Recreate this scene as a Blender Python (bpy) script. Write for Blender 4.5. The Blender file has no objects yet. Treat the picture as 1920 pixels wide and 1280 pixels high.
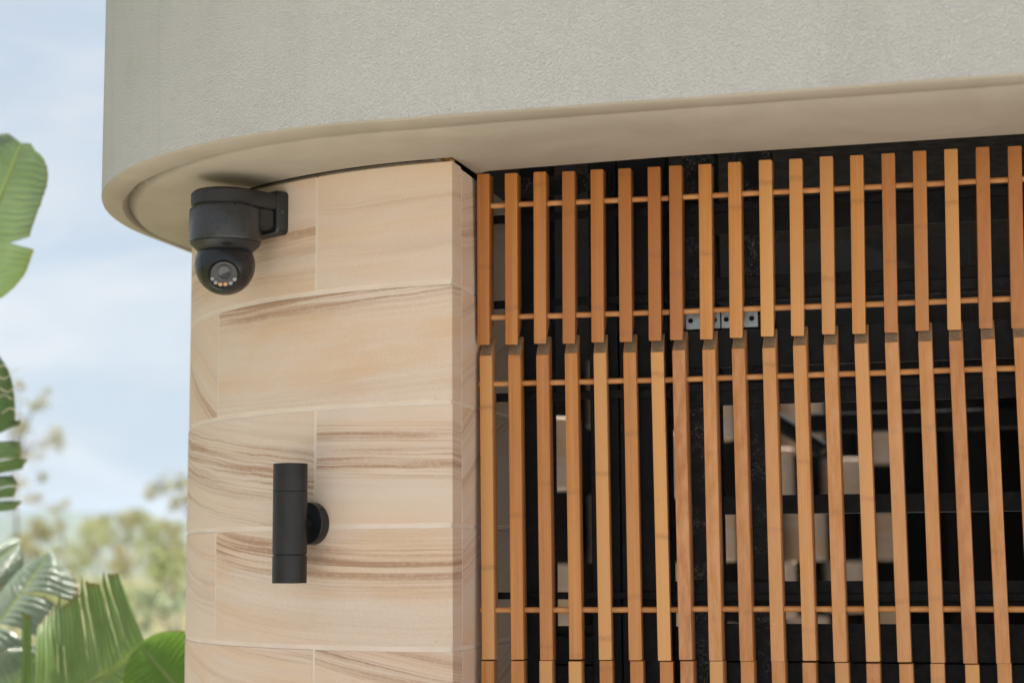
import bpy, bmesh, math, random
from mathutils import Vector, Matrix, noise as mnoise
R = math.radians
rnd = random.Random(7)
sc = bpy.context.scene
col = sc.collection

# ------------------------------------------------------------------ camera
EH = 1.5                                    # eye height; heights below are often given as EH + h
CAM = Vector((1.2601, -4.1879, EH))
FPX = 3328.7                                # focal length in pixels of the 1920 px wide photograph
YAW, PITCH, ROLL = R(14.797), R(7.064), R(0.337)
FWD = Vector((-math.sin(YAW)*math.cos(PITCH), math.cos(YAW)*math.cos(PITCH), math.sin(PITCH)))
RG0 = Vector((math.cos(YAW), math.sin(YAW), 0)); UP0 = RG0.cross(FWD)
RIGHT = RG0*math.cos(ROLL) - UP0*math.sin(ROLL)
UPV = UP0*math.cos(ROLL) + RG0*math.sin(ROLL)
cd = bpy.data.cameras.new('camera'); co = bpy.data.objects.new('camera', cd); col.objects.link(co)
m3 = Matrix((RIGHT, UPV, -FWD)).transposed()
co.matrix_world = Matrix.Translation(CAM) @ m3.to_4x4()
cd.sensor_width = 36; cd.lens = FPX/1920*36
cd.clip_start = 0.1; cd.clip_end = 9000
cd.dof.use_dof = True; cd.dof.focus_distance = 4.5; cd.dof.aperture_fstop = 1.9; cd.dof.aperture_blades = 0
sc.camera = co

# ------------------------------------------------------------------ sky, sun, exposure
SUN_EL, SUN_AZ = R(70), R(6)                # azimuth measured from +Y towards -X (behind the building)
SD = Vector((-math.sin(SUN_AZ)*math.cos(SUN_EL), math.cos(SUN_AZ)*math.cos(SUN_EL), math.sin(SUN_EL)))
w = bpy.data.worlds.new('World'); sc.world = w; w.use_nodes = True
nt = w.node_tree; nt.nodes.clear()
wo = nt.nodes.new('ShaderNodeOutputWorld'); bg = nt.nodes.new('ShaderNodeBackground')
sky = nt.nodes.new('ShaderNodeTexSky'); sky.sky_type = 'NISHITA'; sky.sun_disc = False
sky.sun_elevation = SUN_EL; sky.sun_rotation = -SUN_AZ
sky.air_density = 1.0; sky.dust_density = 1.5; sky.ozone_density = 1.5
tcw = nt.nodes.new('ShaderNodeTexCoord'); mpw = nt.nodes.new('ShaderNodeMapping'); mpw.inputs['Scale'].default_value = (1.0, 1.0, 2.6)
nzw = nt.nodes.new('ShaderNodeTexNoise'); nzw.inputs['Scale'].default_value = 4.2; nzw.inputs['Detail'].default_value = 7; nzw.inputs['Roughness'].default_value = .52; nzw.inputs['Distortion'].default_value = .5
crw = nt.nodes.new('ShaderNodeValToRGB'); crw.color_ramp.elements[0].position = .30; crw.color_ramp.elements[0].color = (.72, .72, .72, 1)
crw.color_ramp.elements[1].position = .68; crw.color_ramp.elements[1].color = (.97, .97, .97, 1)
mxw = nt.nodes.new('ShaderNodeMix'); mxw.data_type = 'RGBA'
mxw.inputs[7].default_value = (3.85, 4.35, 4.9, 1)     # thin bright cloud veil
L = nt.links.new
L(tcw.outputs['Generated'], mpw.inputs['Vector']); L(mpw.outputs['Vector'], nzw.inputs['Vector']); L(nzw.outputs['Fac'], crw.inputs['Fac'])
L(crw.outputs['Color'], mxw.inputs[0]); L(sky.outputs['Color'], mxw.inputs[6])
mp2 = nt.nodes.new('ShaderNodeMapping'); mp2.inputs['Scale'].default_value = (1.0, 1.0, 3.4); mp2.inputs['Location'].default_value = (3.1, .7, .2)
nz2 = nt.nodes.new('ShaderNodeTexNoise'); nz2.inputs['Scale'].default_value = 5.5; nz2.inputs['Detail'].default_value = 9; nz2.inputs['Roughness'].default_value = .58; nz2.inputs['Distortion'].default_value = .8
cr2 = nt.nodes.new('ShaderNodeValToRGB'); cr2.color_ramp.elements[0].position = .40; cr2.color_ramp.elements[1].position = .66; cr2.color_ramp.elements[1].color = (.85, .85, .85, 1)
mx2 = nt.nodes.new('ShaderNodeMix'); mx2.data_type = 'RGBA'; mx2.inputs[7].default_value = (5.3, 5.5, 5.65, 1)
L(tcw.outputs['Generated'], mp2.inputs['Vector']); L(mp2.outputs['Vector'], nz2.inputs['Vector']); L(nz2.outputs['Fac'], cr2.inputs['Fac']); L(cr2.outputs['Color'], mx2.inputs[0])
L(mxw.outputs[2], mx2.inputs[6]); L(mx2.outputs[2], bg.inputs['Color'])
bg.inputs['Strength'].default_value = 0.05
L(bg.outputs['Background'], wo.inputs['Surface'])
sl = bpy.data.lights.new('sun', 'SUN'); sl.energy = 4.1; sl.angle = R(0.6); sl.color = (1, .95, .87)
so = bpy.data.objects.new('sun', sl); col.objects.link(so); so.rotation_euler = SD.to_track_quat('Z', 'Y').to_euler(); so.location = (0, 5, 12)
vs = sc.view_settings; vs.view_transform = 'Standard'; vs.look = 'None'; vs.gamma = 1; vs.use_curve_mapping = False
vs.exposure = 1.65

# ------------------------------------------------------------------ helpers
def at(px, py, z):                           # pixel of the photograph + distance along the lens axis -> place in the world
    return CAM + FWD*z + RIGHT*((px-960)/FPX*z) + UPV*((640-py)/FPX*z)
def link(o, parent=None):
    col.objects.link(o)
    if parent: o.parent = parent
    return o
def tag(o, label=None, cat=None, group=None, kind=None):
    if label: o['label'] = label
    if cat: o['category'] = cat
    if group: o['group'] = group
    if kind: o['kind'] = kind
    return o
def empty(name, loc=(0, 0, 0), rz=0):
    o = bpy.data.objects.new(name, None); o.location = loc; o.rotation_euler = (0, 0, rz); o.empty_display_size = .1
    return link(o)
def mesh_obj(name, bm, mat, parent=None, smooth=False, loc=None, angle=None):
    me = bpy.data.meshes.new(name); bm.to_mesh(me); bm.free()
    if smooth:
        for p in me.polygons: p.use_smooth = True
    if angle is not None:
        me.shade_smooth(); me.set_sharp_from_angle(angle=R(angle))
    if mat: me.materials.append(mat)
    o = bpy.data.objects.new(name, me)
    if loc is not None: o.location = loc
    return link(o, parent)
def bm_box(bm, a, b, bev=0.0):
    x0, y0, z0 = a; x1, y1, z1 = b
    t = bmesh.new()
    v = [t.verts.new((x, y, z)) for x in (x0, x1) for y in (y0, y1) for z in (z0, z1)]
    for f in ((0,1,3,2), (4,6,7,5), (0,4,5,1), (2,3,7,6), (0,2,6,4), (1,5,7,3)): t.faces.new([v[i] for i in f])
    if bev: bmesh.ops.bevel(t, geom=t.edges[:], offset=bev, segments=1, affect='EDGES')
    me = bpy.data.meshes.new('tmp'); t.to_mesh(me); t.free(); bm.from_mesh(me); bpy.data.meshes.remove(me)
    return bm
def box(name, a, b, mat, parent, bev=0.0):
    bm = bmesh.new(); bm_box(bm, a, b, bev); bmesh.ops.recalc_face_normals(bm, faces=bm.faces[:])
    return mesh_obj(name, bm, mat, parent)
def frame_of(d):
    d = d.normalized(); a = Vector((0, 0, 1)) if abs(d.z) < .9 else Vector((1, 0, 0))
    x = d.cross(a).normalized(); return x, x.cross(d).normalized(), d
def bm_tube(bm, pts, rads, seg=8, cap=True):
    rings = []
    n = len(pts)
    for i, p in enumerate(pts):
        d = (pts[min(i+1, n-1)] - pts[max(i-1, 0)])
        x, y, _ = frame_of(d)
        rings.append([bm.verts.new(p + (x*math.cos(2*math.pi*k/seg) + y*math.sin(2*math.pi*k/seg))*rads[i]) for k in range(seg)])
    for a, b in zip(rings, rings[1:]):
        for k in range(seg): bm.faces.new((a[k], a[(k+1) % seg], b[(k+1) % seg], b[k]))
    if cap:
        bm.faces.new(list(reversed(rings[0]))); bm.faces.new(rings[-1])
    return bm
def bm_lathe(bm, prof, seg=48, org=Vector((0, 0, 0)), axis=Vector((0, 0, 1))):
    x, y, zz = frame_of(axis); rings = []
    for r, h in prof:
        if r < 1e-6: rings.append([bm.verts.new(org + zz*h)])
        else: rings.append([bm.verts.new(org + zz*h + (x*math.cos(2*math.pi*k/seg) + y*math.sin(2*math.pi*k/seg))*r) for k in range(seg)])
    for a, b in zip(rings, rings[1:]):
        for k in range(seg):
            k2 = (k+1) % seg
            if len(a) == 1 and len(b) == 1: continue
            if len(a) == 1: bm.faces.new((a[0], b[k2], b[k]))
            elif len(b) == 1: bm.faces.new((a[k], a[k2], b[0]))
            else: bm.faces.new((a[k], a[k2], b[k2], b[k]))
    bmesh.ops.recalc_face_normals(bm, faces=bm.faces[:])
    return bm

# ------------------------------------------------------------------ material helpers
class NT:
    def __init__(s, name):
        s.mat = bpy.data.materials.new(name); s.mat.use_nodes = True; s.t = s.mat.node_tree; s.t.nodes.clear()
        s.out = s.n('ShaderNodeOutputMaterial'); s.b = s.n('ShaderNodeBsdfPrincipled'); s.l(s.b.outputs[0], s.out.inputs[0])
    def n(s, ty, **kw):
        x = s.t.nodes.new(ty)
        for k, v in kw.items(): setattr(x, k, v)
        return x
    def l(s, a, b): s.t.links.new(a, b)
    def put(s, inp, v):
        if hasattr(v, 'is_linked') or hasattr(v, 'links'): s.l(v, inp)
        else: inp.default_value = v
    def m(s, op, a, b=None, c=None, clamp=False):
        x = s.n('ShaderNodeMath', operation=op, use_clamp=clamp); s.put(x.inputs[0], a)
        if b is not None: s.put(x.inputs[1], b)
        if c is not None: s.put(x.inputs[2], c)
        return x.outputs[0]
    def sep(s, v):
        x = s.n('ShaderNodeSeparateXYZ'); s.l(v, x.inputs[0]); return x.outputs
    def comb(s, a, b, c=0.0):
        x = s.n('ShaderNodeCombineXYZ'); s.put(x.inputs[0], a); s.put(x.inputs[1], b); s.put(x.inputs[2], c); return x.outputs[0]
    def noise(s, v, scale, detail=2, rough=.5, dist=0.0, dim='3D', w_=None):
        x = s.n('ShaderNodeTexNoise', noise_dimensions=dim)
        if v is not None and dim != '1D': s.l(v, x.inputs['Vector'])
        if w_ is not None: s.put(x.inputs['W'], w_)
        x.inputs['Scale'].default_value = scale; x.inputs['Detail'].default_value = detail; x.inputs['Roughness'].default_value = rough; x.inputs['Distortion'].default_value = dist
        return x.outputs['Fac']
    def ss(s, v, a, b, lo=0.0, hi=1.0):
        x = s.n('ShaderNodeMapRange', interpolation_type='SMOOTHSTEP'); s.put(x.inputs[0], v)
        x.inputs[1].default_value = a; x.inputs[2].default_value = b; x.inputs[3].default_value = lo; x.inputs[4].default_value = hi
        return x.outputs[0]
    def mix(s, f, a, b, mode='MIX'):
        x = s.n('ShaderNodeMix', data_type='RGBA', blend_type=mode); s.put(x.inputs[0], f)
        for i, v in ((6, a), (7, b)):
            if isinstance(v, tuple): x.inputs[i].default_value = (*v, 1)
            else: s.l(v, x.inputs[i])
        return x.outputs[2]
    def attr(s, name): return s.n('ShaderNodeAttribute', attribute_type='OBJECT', attribute_name=name).outputs['Fac']
    def obj(s): return s.n('ShaderNodeTexCoord').outputs['Object']
    def rand(s): return s.n('ShaderNodeObjectInfo').outputs['Random']
    def bump(s, h, strength, dist):
        x = s.n('ShaderNodeBump'); x.inputs['Strength'].default_value = strength; x.inputs['Distance'].default_value = dist
        s.l(h, x.inputs['Height']); s.l(x.outputs[0], s.b.inputs['Normal']); return x
    def fin(s, color, rough=.6, spec=.5, metal=0.0):
        if isinstance(color, tuple): s.b.inputs['Base Color'].default_value = (*color, 1)
        else: s.l(color, s.b.inputs['Base Color'])
        s.put(s.b.inputs['Roughness'], rough); s.b.inputs['Specular IOR Level'].default_value = spec; s.put(s.b.inputs['Metallic'], metal)
        return s.mat

def m_stucco():
    s = NT('sprayed_render'); o = s.obj()
    a = s.noise(o, 430, 2, .55); b = s.noise(o, 210, 2, .5, .2); tw = s.noise(o, 9, 3, .5, .5); c = s.noise(o, 1.3, 3)
    h = s.m('ADD', s.m('MULTIPLY', s.ss(a, .3, .75), .6), s.m('MULTIPLY', s.ss(b, .35, .7), .7))
    h = s.m('ADD', h, s.m('MULTIPLY', tw, 2.6))
    s.bump(h, 1.0, .0040)
    colr = s.mix(s.ss(c, .3, .7), (.61, .59, .56), (.65, .63, .60))
    st = s.noise(o, 7.0, 4, .6); colr = s.mix(s.m('MULTIPLY', s.ss(st, .58, .75), .16), colr, (.36, .34, .28))
    ox, oy, oz = s.sep(o)[:]
    dr = s.noise(s.comb(s.m('MULTIPLY', ox, 9.0), s.m('MULTIPLY', oy, 9.0), s.m('MULTIPLY', oz, .7)), 1.0, 4, .6); colr = s.mix(s.ss(dr, .52, .78, 0.0, .16), colr, (.40, .38, .33))
    return s.fin(colr, .9, .25)
def m_soffit():
    s = NT('bounce_toned_soffit'); o = s.obj()
    a = s.noise(o, 160, 3, .6); b = s.noise(o, 2.6, 4, .6, .6); c = s.noise(o, 22, 4, .6)
    s.bump(s.m('ADD', s.m('MULTIPLY', a, .5), c), .35, .002)
    colr = s.mix(s.ss(b, .3, .72), (.32, .280, .228), (.38, .335, .277))  # browner than the fascia; warm ground bounce is put into this colour
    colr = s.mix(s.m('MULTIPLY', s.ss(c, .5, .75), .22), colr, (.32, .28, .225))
    g = s.n('ShaderNodeAttribute', attribute_type='GEOMETRY', attribute_name='groove_dark').outputs['Fac']
    gm = s.m('MULTIPLY', g, s.ss(s.noise(o, 45, 5, .65), .15, .5))  # darker brown along the drip groove and crack line
    colr = s.mix(gm, colr, (.085, .07, .052))
    return s.fin(colr, .9, .2)
def m_stone():
    s = NT('banded_sandstone')
    uv = s.sep(s.n('ShaderNodeUVMap').outputs[0]); u, v = uv[0], uv[1]
    seed = s.m('MULTIPLY', s.attr('seed'), 7.31)
    wv = s.comb(s.m('MULTIPLY', u, 3.0), s.m('MULTIPLY', v, 7.0), seed)
    warp = s.m('MULTIPLY', s.m('SUBTRACT', s.noise(wv, 1.2, 3, .5), .5), s.attr('warp'))
    t = s.m('ADD', s.m('ADD', v, s.m('MULTIPLY', u, s.attr('tilt'))), s.m('ADD', warp, s.m('MULTIPLY', s.m('MULTIPLY', u, u), s.attr('curve'))))
    la = s.noise(s.comb(s.m('MULTIPLY', u, 1.2), s.m('MULTIPLY', t, 62.0), seed), 1.0, 2, .6)
    lb = s.noise(s.comb(s.m('MULTIPLY', u, 2.0), s.m('MULTIPLY', t, 210.0), seed), 1.0, 2, .6)
    lc = s.noise(s.comb(s.m('MULTIPLY', u, 1.0), s.m('MULTIPLY', t, 24.0), seed), 1.0, 1, .5)
    def env(k):
        q = s.m('DIVIDE', s.m('SUBTRACT', t, s.attr('c'+k)), s.attr('w'+k))
        return s.m('MULTIPLY', s.m('EXPONENT', s.m('MULTIPLY', s.m('MULTIPLY', q, q), -1.0)), s.attr('s'+k))
    e = s.m('ADD', s.m('ADD', env('1'), env('2')), .045, clamp=True)
    band = s.m('ADD', s.m('MULTIPLY', s.ss(la, .42, .62), .95), s.m('MULTIPLY', s.ss(lb, .42, .66), .6))
    gr = s.noise(s.comb(u, v, seed), 280, 3, .75)
    grl = s.noise(s.comb(s.m('MULTIPLY', u, .6), v, seed), 120, 3, .7)
    bf = s.m('MULTIPLY', s.m('MULTIPLY', band, e), s.ss(grl, .2, .62, .55, 1.1), clamp=True)
    base = s.mix(s.ss(lc, .3, .7), (.635, .515, .43), (.645, .495, .38))
    lo = s.noise(s.comb(s.m('MULTIPLY', u, 2.2), s.m('MULTIPLY', t, 9.0), seed), 1.0, 3, .6)
    base = s.mix(s.m('MULTIPLY', s.ss(lo, .42, .72), s.attr('yellow')), base, (.63, .435, .275))
    base = s.mix(s.m('MULTIPLY', s.ss(lo, .6, .3), .5), base, (.655, .56, .485))
    colr = s.mix(bf, base, (.38, .235, .155))
    colr = s.mix(s.ss(gr, .3, .7, .0, .42), colr, s.mix(.5, colr, (.36, .24, .15)))
    sp = s.noise(s.comb(u, v, seed), 55, 2, .5); colr = s.mix(s.m('MULTIPLY', s.ss(sp, .76, .80), .35), colr, (.22, .14, .09))
    s.bump(s.m('ADD', gr, s.m('MULTIPLY', grl, .8)), .3, .0011)
    return s.fin(colr, .88, .25)
def m_mortar():
    s = NT('pale_mortar'); o = s.obj(); a = s.noise(o, 220, 3, .6); b = s.noise(o, 9, 3)
    s.bump(a, .4, .0012)
    return s.fin(s.mix(s.ss(b, .3, .7), (.62, .51, .42), (.66, .56, .48)), .9, .2)
def m_bamboo():
    s = NT('oiled_bamboo'); o = s.obj(); x, y, z = s.sep(o)[:]
    rn = s.rand(); sd = s.m('MULTIPLY', rn, 37.0); wear = s.attr('wear')
    g1 = s.noise(s.comb(s.m('ADD', s.m('MULTIPLY', x, 330.0), sd), s.m('MULTIPLY', y, 330.0), s.m('ADD', s.m('MULTIPLY', z, 2.5), sd)), 1.0, 2, .6)
    g2 = s.noise(s.comb(s.m('ADD', s.m('MULTIPLY', x, 95.0), sd), s.m('MULTIPLY', y, 95.0), s.m('MULTIPLY', z, 1.1)), 1.0, 2, .5)
    big = s.noise(s.comb(sd, 0.0, s.m('MULTIPLY', z, 5.0)), 1.0, 2, .5)
    colr = s.mix(s.ss(g2, .3, .7), (.46, .172, .034), (.56, .240, .058))
    colr = s.mix(s.ss(g1, .35, .7, 0.0, .7), colr, (.32, .112, .024))
    tint = s.m('FRACT', s.m('MULTIPLY', rn, 13.7))
    colr = s.mix(s.m('MULTIPLY', s.ss(tint, .1, 1.0), .9), colr, (.33, .112, .026))
    colr = s.mix(s.m('MULTIPLY', s.ss(s.m('FRACT', s.m('MULTIPLY', rn, 5.3)), .4, 1.0), .7), colr, (.64, .335, .115))
    # culm nodes across the strips
    fr = s.m('FRACT', s.m('ADD', s.m('DIVIDE', z, .41), s.m('ADD', rn, s.m('MULTIPLY', s.noise(s.comb(s.m('MULTIPLY', x, 30.0), sd, 0.0), 1.0, 1), .035))))
    d = s.m('ABSOLUTE', s.m('SUBTRACT', fr, .5)); nk = s.m('MULTIPLY', s.ss(d, .026, .004), s.ss(s.noise(s.comb(s.m('MULTIPLY', x, 380.0), s.m('MULTIPLY', y, 380.0), s.m('MULTIPLY', z, 160.0)), 1.0, 2), .32, .62))
    colr = s.mix(s.m('MULTIPLY', nk, .62), colr, (.25, .095, .03))
    # weathered, sun-bleached bloom
    wn = s.noise(s.comb(s.m('MULTIPLY', x, 60.0), s.m('MULTIPLY', y, 60.0), s.m('ADD', s.m('MULTIPLY', z, 14.0), sd)), 1.0, 4, .65)
    wf = s.m('MULTIPLY', wear, s.ss(s.m('ADD', wn, s.m('MULTIPLY', big, .4)), .5, .95, .15, .95), clamp=True)
    colr = s.mix(wf, colr, (.55, .28, .135))
    nw = s.noise(o, 140, 3, .7); colr = s.mix(s.m('MULTIPLY', s.m('MULTIPLY', wear, s.ss(nw, .66, .74)), .45), colr, (.62, .5, .4))
    sc_ = s.noise(s.comb(s.m('MULTIPLY', x, 45.0), s.m('MULTIPLY', y, 45.0), s.m('MULTIPLY', z, 22.0)), 1.0, 3, .6)
    colr = s.mix(s.ss(sc_, .66, .8, 0.0, .45), colr, (.26, .12, .05))
    s.bump(s.m('ADD', g1, s.m('MULTIPLY', nk, .8)), .25, .0007)
    return s.fin(colr, s.ss(wf, 0.0, .8, .42, .7), .4)
def m_endgrain():
    s = NT('weathered_end_grain'); o = s.obj(); a = s.noise(o, 130, 4, .6); b = s.noise(o, 18, 3, .6)
    s.bump(a, .4, .001)
    return s.fin(s.mix(s.ss(a, .3, .7), s.mix(s.ss(b, .4, .7), (.23, .14, .075), (.33, .20, .105)), (.33, .24, .16)), .85, .2)
def m_dowel():
    s = NT('dowel_timber'); o = s.obj(); x, y, z = s.sep(o)[:]
    a = s.noise(s.comb(s.m('MULTIPLY', x, 8.0), s.m('MULTIPLY', y, 300.0), s.m('MULTIPLY', z, 300.0)), 1.0, 3, .6); b = s.noise(o, 12, 2)
    return s.fin(s.mix(s.ss(b, .3, .7), s.mix(s.ss(a, .3, .7), (.56, .25, .075), (.63, .32, .13)), (.46, .19, .055)), .5, .4)
def m_steel(name, dust, base=(.0065, .0067, .008)):
    s = NT(name); o = s.obj()
    a = s.noise(o, 150, 3, .7, .4); b = s.noise(o, 16, 4, .6); c = s.noise(o, 330, 2, .5); e = s.noise(o, 55, 5, .7)
    d = s.m('MULTIPLY', s.m('MULTIPLY', s.ss(a, .46, .7), s.ss(b, .40, .66)), dust, clamp=True)
    sp = s.m('MULTIPLY', s.ss(c, .765, .79), s.ss(b, .4, .6, .25, 1.0))
    colr = s.mix(d, base, (.17, .16, .145)); colr = s.mix(s.m('MULTIPLY', sp, .75), colr, (.42, .40, .37))
    s.bump(a, .12, .0006)
    return s.fin(colr, s.ss(e, .3, .7, .45, .7), .2)
def m_plain(name, c, rough=.5, spec=.5, metal=0.0, var=.12, nscale=30, bstr=0.0):
    s = NT(name); o = s.obj(); a = s.noise(o, nscale, 4, .6); b = s.noise(o, 400, 2)
    lo = tuple(x*(1-var) for x in c); hi = tuple(min(1, x*(1+var)) for x in c)
    if bstr: s.bump(b, bstr, .0005)
    return s.fin(s.mix(s.ss(a, .3, .7), lo, hi), s.ss(a, .3, .7, rough*.85, min(1, rough*1.15)), spec, metal)
def m_leaf(name, c1, c2, trans=.35, rough=.38, uvv=True):
    s = NT(name); uv = s.sep(s.n('ShaderNodeUVMap').outputs[0])
    o = s.obj(); a = s.noise(o, 5, 3)
    vein = s.noise(s.comb(s.m('MULTIPLY', uv[0], 130.0), s.m('MULTIPLY', uv[1], 1.5)), 1.0, 2, .5)
    colr = s.mix(s.ss(a, .3, .7), c1, c2)
    colr = s.mix(s.ss(vein, .35, .7, 0.0, .6), colr, tuple(x*.55 for x in c1))
    edge = s.ss(s.m('ABSOLUTE', uv[1]), .9, 1.0, 0.0, .8); colr = s.mix(edge, colr, (.19, .12, .04))
    mid = s.ss(s.m('ABSOLUTE', uv[1]), .06, .015); colr = s.mix(mid, colr, (.30, .36, .12))
    s.bump(vein, .8, .006)
    s.fin(colr, rough, .5)
    tr = s.n('ShaderNodeBsdfTranslucent'); tcol = s.mix(.5, colr, (.22, .42, .02)); s.l(tcol, tr.inputs[0])
    ms = s.n('ShaderNodeMixShader'); ms.inputs[0].default_value = trans
    s.l(s.b.outputs[0], ms.inputs[1]); s.l(tr.outputs[0], ms.inputs[2]); s.l(ms.outputs[0], s.out.inputs[0])
    return s.mat
def m_foliage(name, c1, c2, trans=.3):
    s = NT(name); o = s.obj(); a = s.noise(o, .9, 3, .6); b = s.noise(o, 9, 2)
    colr = s.mix(s.ss(a, .35, .68), c1, c2); colr = s.mix(s.ss(b, .4, .7, 0.0, .4), colr, tuple(x*.6 for x in c1))
    s.fin(colr, .55, .4)
    tr = s.n('ShaderNodeBsdfTranslucent'); s.l(colr, tr.inputs[0]); ms = s.n('ShaderNodeMixShader'); ms.inputs[0].default_value = trans
    s.l(s.b.outputs[0], ms.inputs[1]); s.l(tr.outputs[0], ms.inputs[2]); s.l(ms.outputs[0], s.out.inputs[0])
    return s.mat

M = dict(stucco=m_stucco(), soffit=m_soffit(), stone=m_stone(), mortar=m_mortar(), bamboo=m_bamboo(), end=m_endgrain(), dowel=m_dowel(),
         steel=m_steel('black_painted_steel', .08), dusty=m_steel('dusty_black_steel', .75, (.0085, .0085, .0095)),
         galv=m_plain('galvanised_plate', (.30, .34, .37), .45, .5, .6, .2, 40),
         dark=m_plain('shade_dark_lining', (.011, .0085, .006), .85, .15), black=m_plain('matt_black', (.005, .005, .005), .8, .2),  # near-black linings: shade behind the slats is put into the colour
         body=m_plain('charcoal_powder_coat', (.026, .027, .029), .31, .5, 0, .1, 60, .08), bodyd=m_plain('charcoal_plastic', (.015, .015, .0155), .45, .45, 0, .1, 60, .1),
         ball=m_plain('satin_black_shell', (.005, .0055, .0075), .30, .5, 0, .1, 40, .03), gloss=m_plain('gloss_black_glass', (.004, .004, .005), .08, .6),
         lensr=m_plain('lens_ring', (.055, .058, .064), .35, .5, .2), lensg=m_plain('lens_glass', (.02, .022, .03), .06, .8), lensi=m_plain('lens_inner_ring', (.085, .09, .10), .3, .5, .2),
         ledw=m_plain('clear_led_cover', (.24, .24, .24), .2, .6), ledo=m_plain('amber_led_cover', (.45, .26, .12), .2, .6),
         lamp=m_plain('aged_black_bronze', (.0135, .0115, .012), .45, .5, .25, .3, 18, .1), lampd=m_plain('backplate_black', (.009, .009, .011), .4, .5, .1, .25, 25),
         shim=m_plain('raw_timber_shim', (.40, .19, .06), .8, .2, 0, .4, 60), cream=m_stone())

# ------------------------------------------------------------------ ground, hills
def m_paving():
    s = NT('bounce_paving'); o = s.obj(); a = s.noise(o, .8, 4); b = s.noise(o, 60, 3, .6)
    s.bump(b, .3, .003)
    return s.fin(s.mix(s.ss(a, .3, .7), (.50, .48, .445), (.56, .54, .505)), .9, .2)
def m_grass():
    s = NT('dry_grass'); o = s.obj(); a = s.noise(o, .05, 5, .6); b = s.noise(o, 3, 4, .7)
    c = s.mix(s.ss(a, .35, .65), (.085, .10, .035), (.17, .15, .07)); c = s.mix(s.ss(b, .4, .7, 0, .5), c, (.06, .08, .025))
    return s.fin(c, .9, .2)
bm = bmesh.new()
for i in range(1): pass
rings = [0, 8, 20, 45, 100, 250, 600, 1200, 1900]; prev = None
for r in rings:
    if r == 0: cur = [bm.verts.new((0, 0, 0))]
    else: cur = [bm.verts.new((r*math.cos(2*math.pi*k/64), r*math.sin(2*math.pi*k/64), 0 if r < 30 else -0.02*(r-20)**.9*.35 + .6*mnoise.noise(Vector((r*.02*math.cos(k/10), r*.02*math.sin(k/10), 3))))) for k in range(64)]
    if prev:
        for k in range(64):
            if len(prev) == 1: bm.faces.new((prev[0], cur[k], cur[(k+1) % 64]))
            else: bm.faces.new((prev[k], cur[k], cur[(k+1) % 64], prev[(k+1) % 64]))
    prev = cur
tag(mesh_obj('ground', bm, m_grass(), smooth=True), 'dry grassy ground falling away towards the hills', 'ground', kind='structure')
tag(box('paving', (-2.4, -30, -.1), (16, 1.0, .012), m_paving(), None), 'wide pale paving out of view, bouncing sunlight onto the wall', 'paving', kind='structure')  # unseen paving, kept wide and pale to bounce sun onto the facade
tag(box('side_bounce_paving', (3.3, 1.0, -.1), (16, 14, .010), m_paving(), None), 'unseen pale paving added to bounce sunlight into the covered space', 'paving', kind='structure')  # added out of view as a sunlit reflector for the inside
tag(box('court_bounce_floor', (-.9, 1.05, -.1), (1.4, 9.4, .010), m_paving(), None), 'pale floor added behind the screen to bounce sunlight onto the drums', 'floor', kind='structure')  # added pale floor that throws sunlight up at the drums
def hills(name, dist, h0, amp, seed, mat, label):
    bm = bmesh.new(); n = 140; a0, a1 = R(60), R(150); rows = []
    for j, (dr, hf) in enumerate(((0, 0), (60, .35), (160, .75), (260, 1.0), (420, .8))):
        row = []
        for i in range(n+1):
            a = a0 + (a1-a0)*i/n; r = dist + dr
            hh = (h0 + amp*mnoise.fractal(Vector((a*6, seed, 0)), 1.0, 2.0, 5))*hf + 2.5*mnoise.noise(Vector((a*160, j*3.1, seed)))*hf
            row.append(bm.verts.new((CAM.x + r*math.cos(a), CAM.y + r*math.sin(a), -18 + hh)))
        rows.append(row)
    for p, q in zip(rows, rows[1:]):
        for i in range(n): bm.faces.new((p[i], p[i+1], q[i+1], q[i]))
    return tag(mesh_obj(name, bm, mat, smooth=True), label, 'hills', kind='structure')
mh = m_foliage('wooded_hillside', (.05, .075, .035), (.085, .10, .05), 0)
hills('hills', 1250, 60, 16, 1.3, mh, 'blue hazy wooded ridge on the horizon')
hills('hills', 620, 22, 9, 5.7, mh, 'nearer wooded slope below the ridge')

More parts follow.
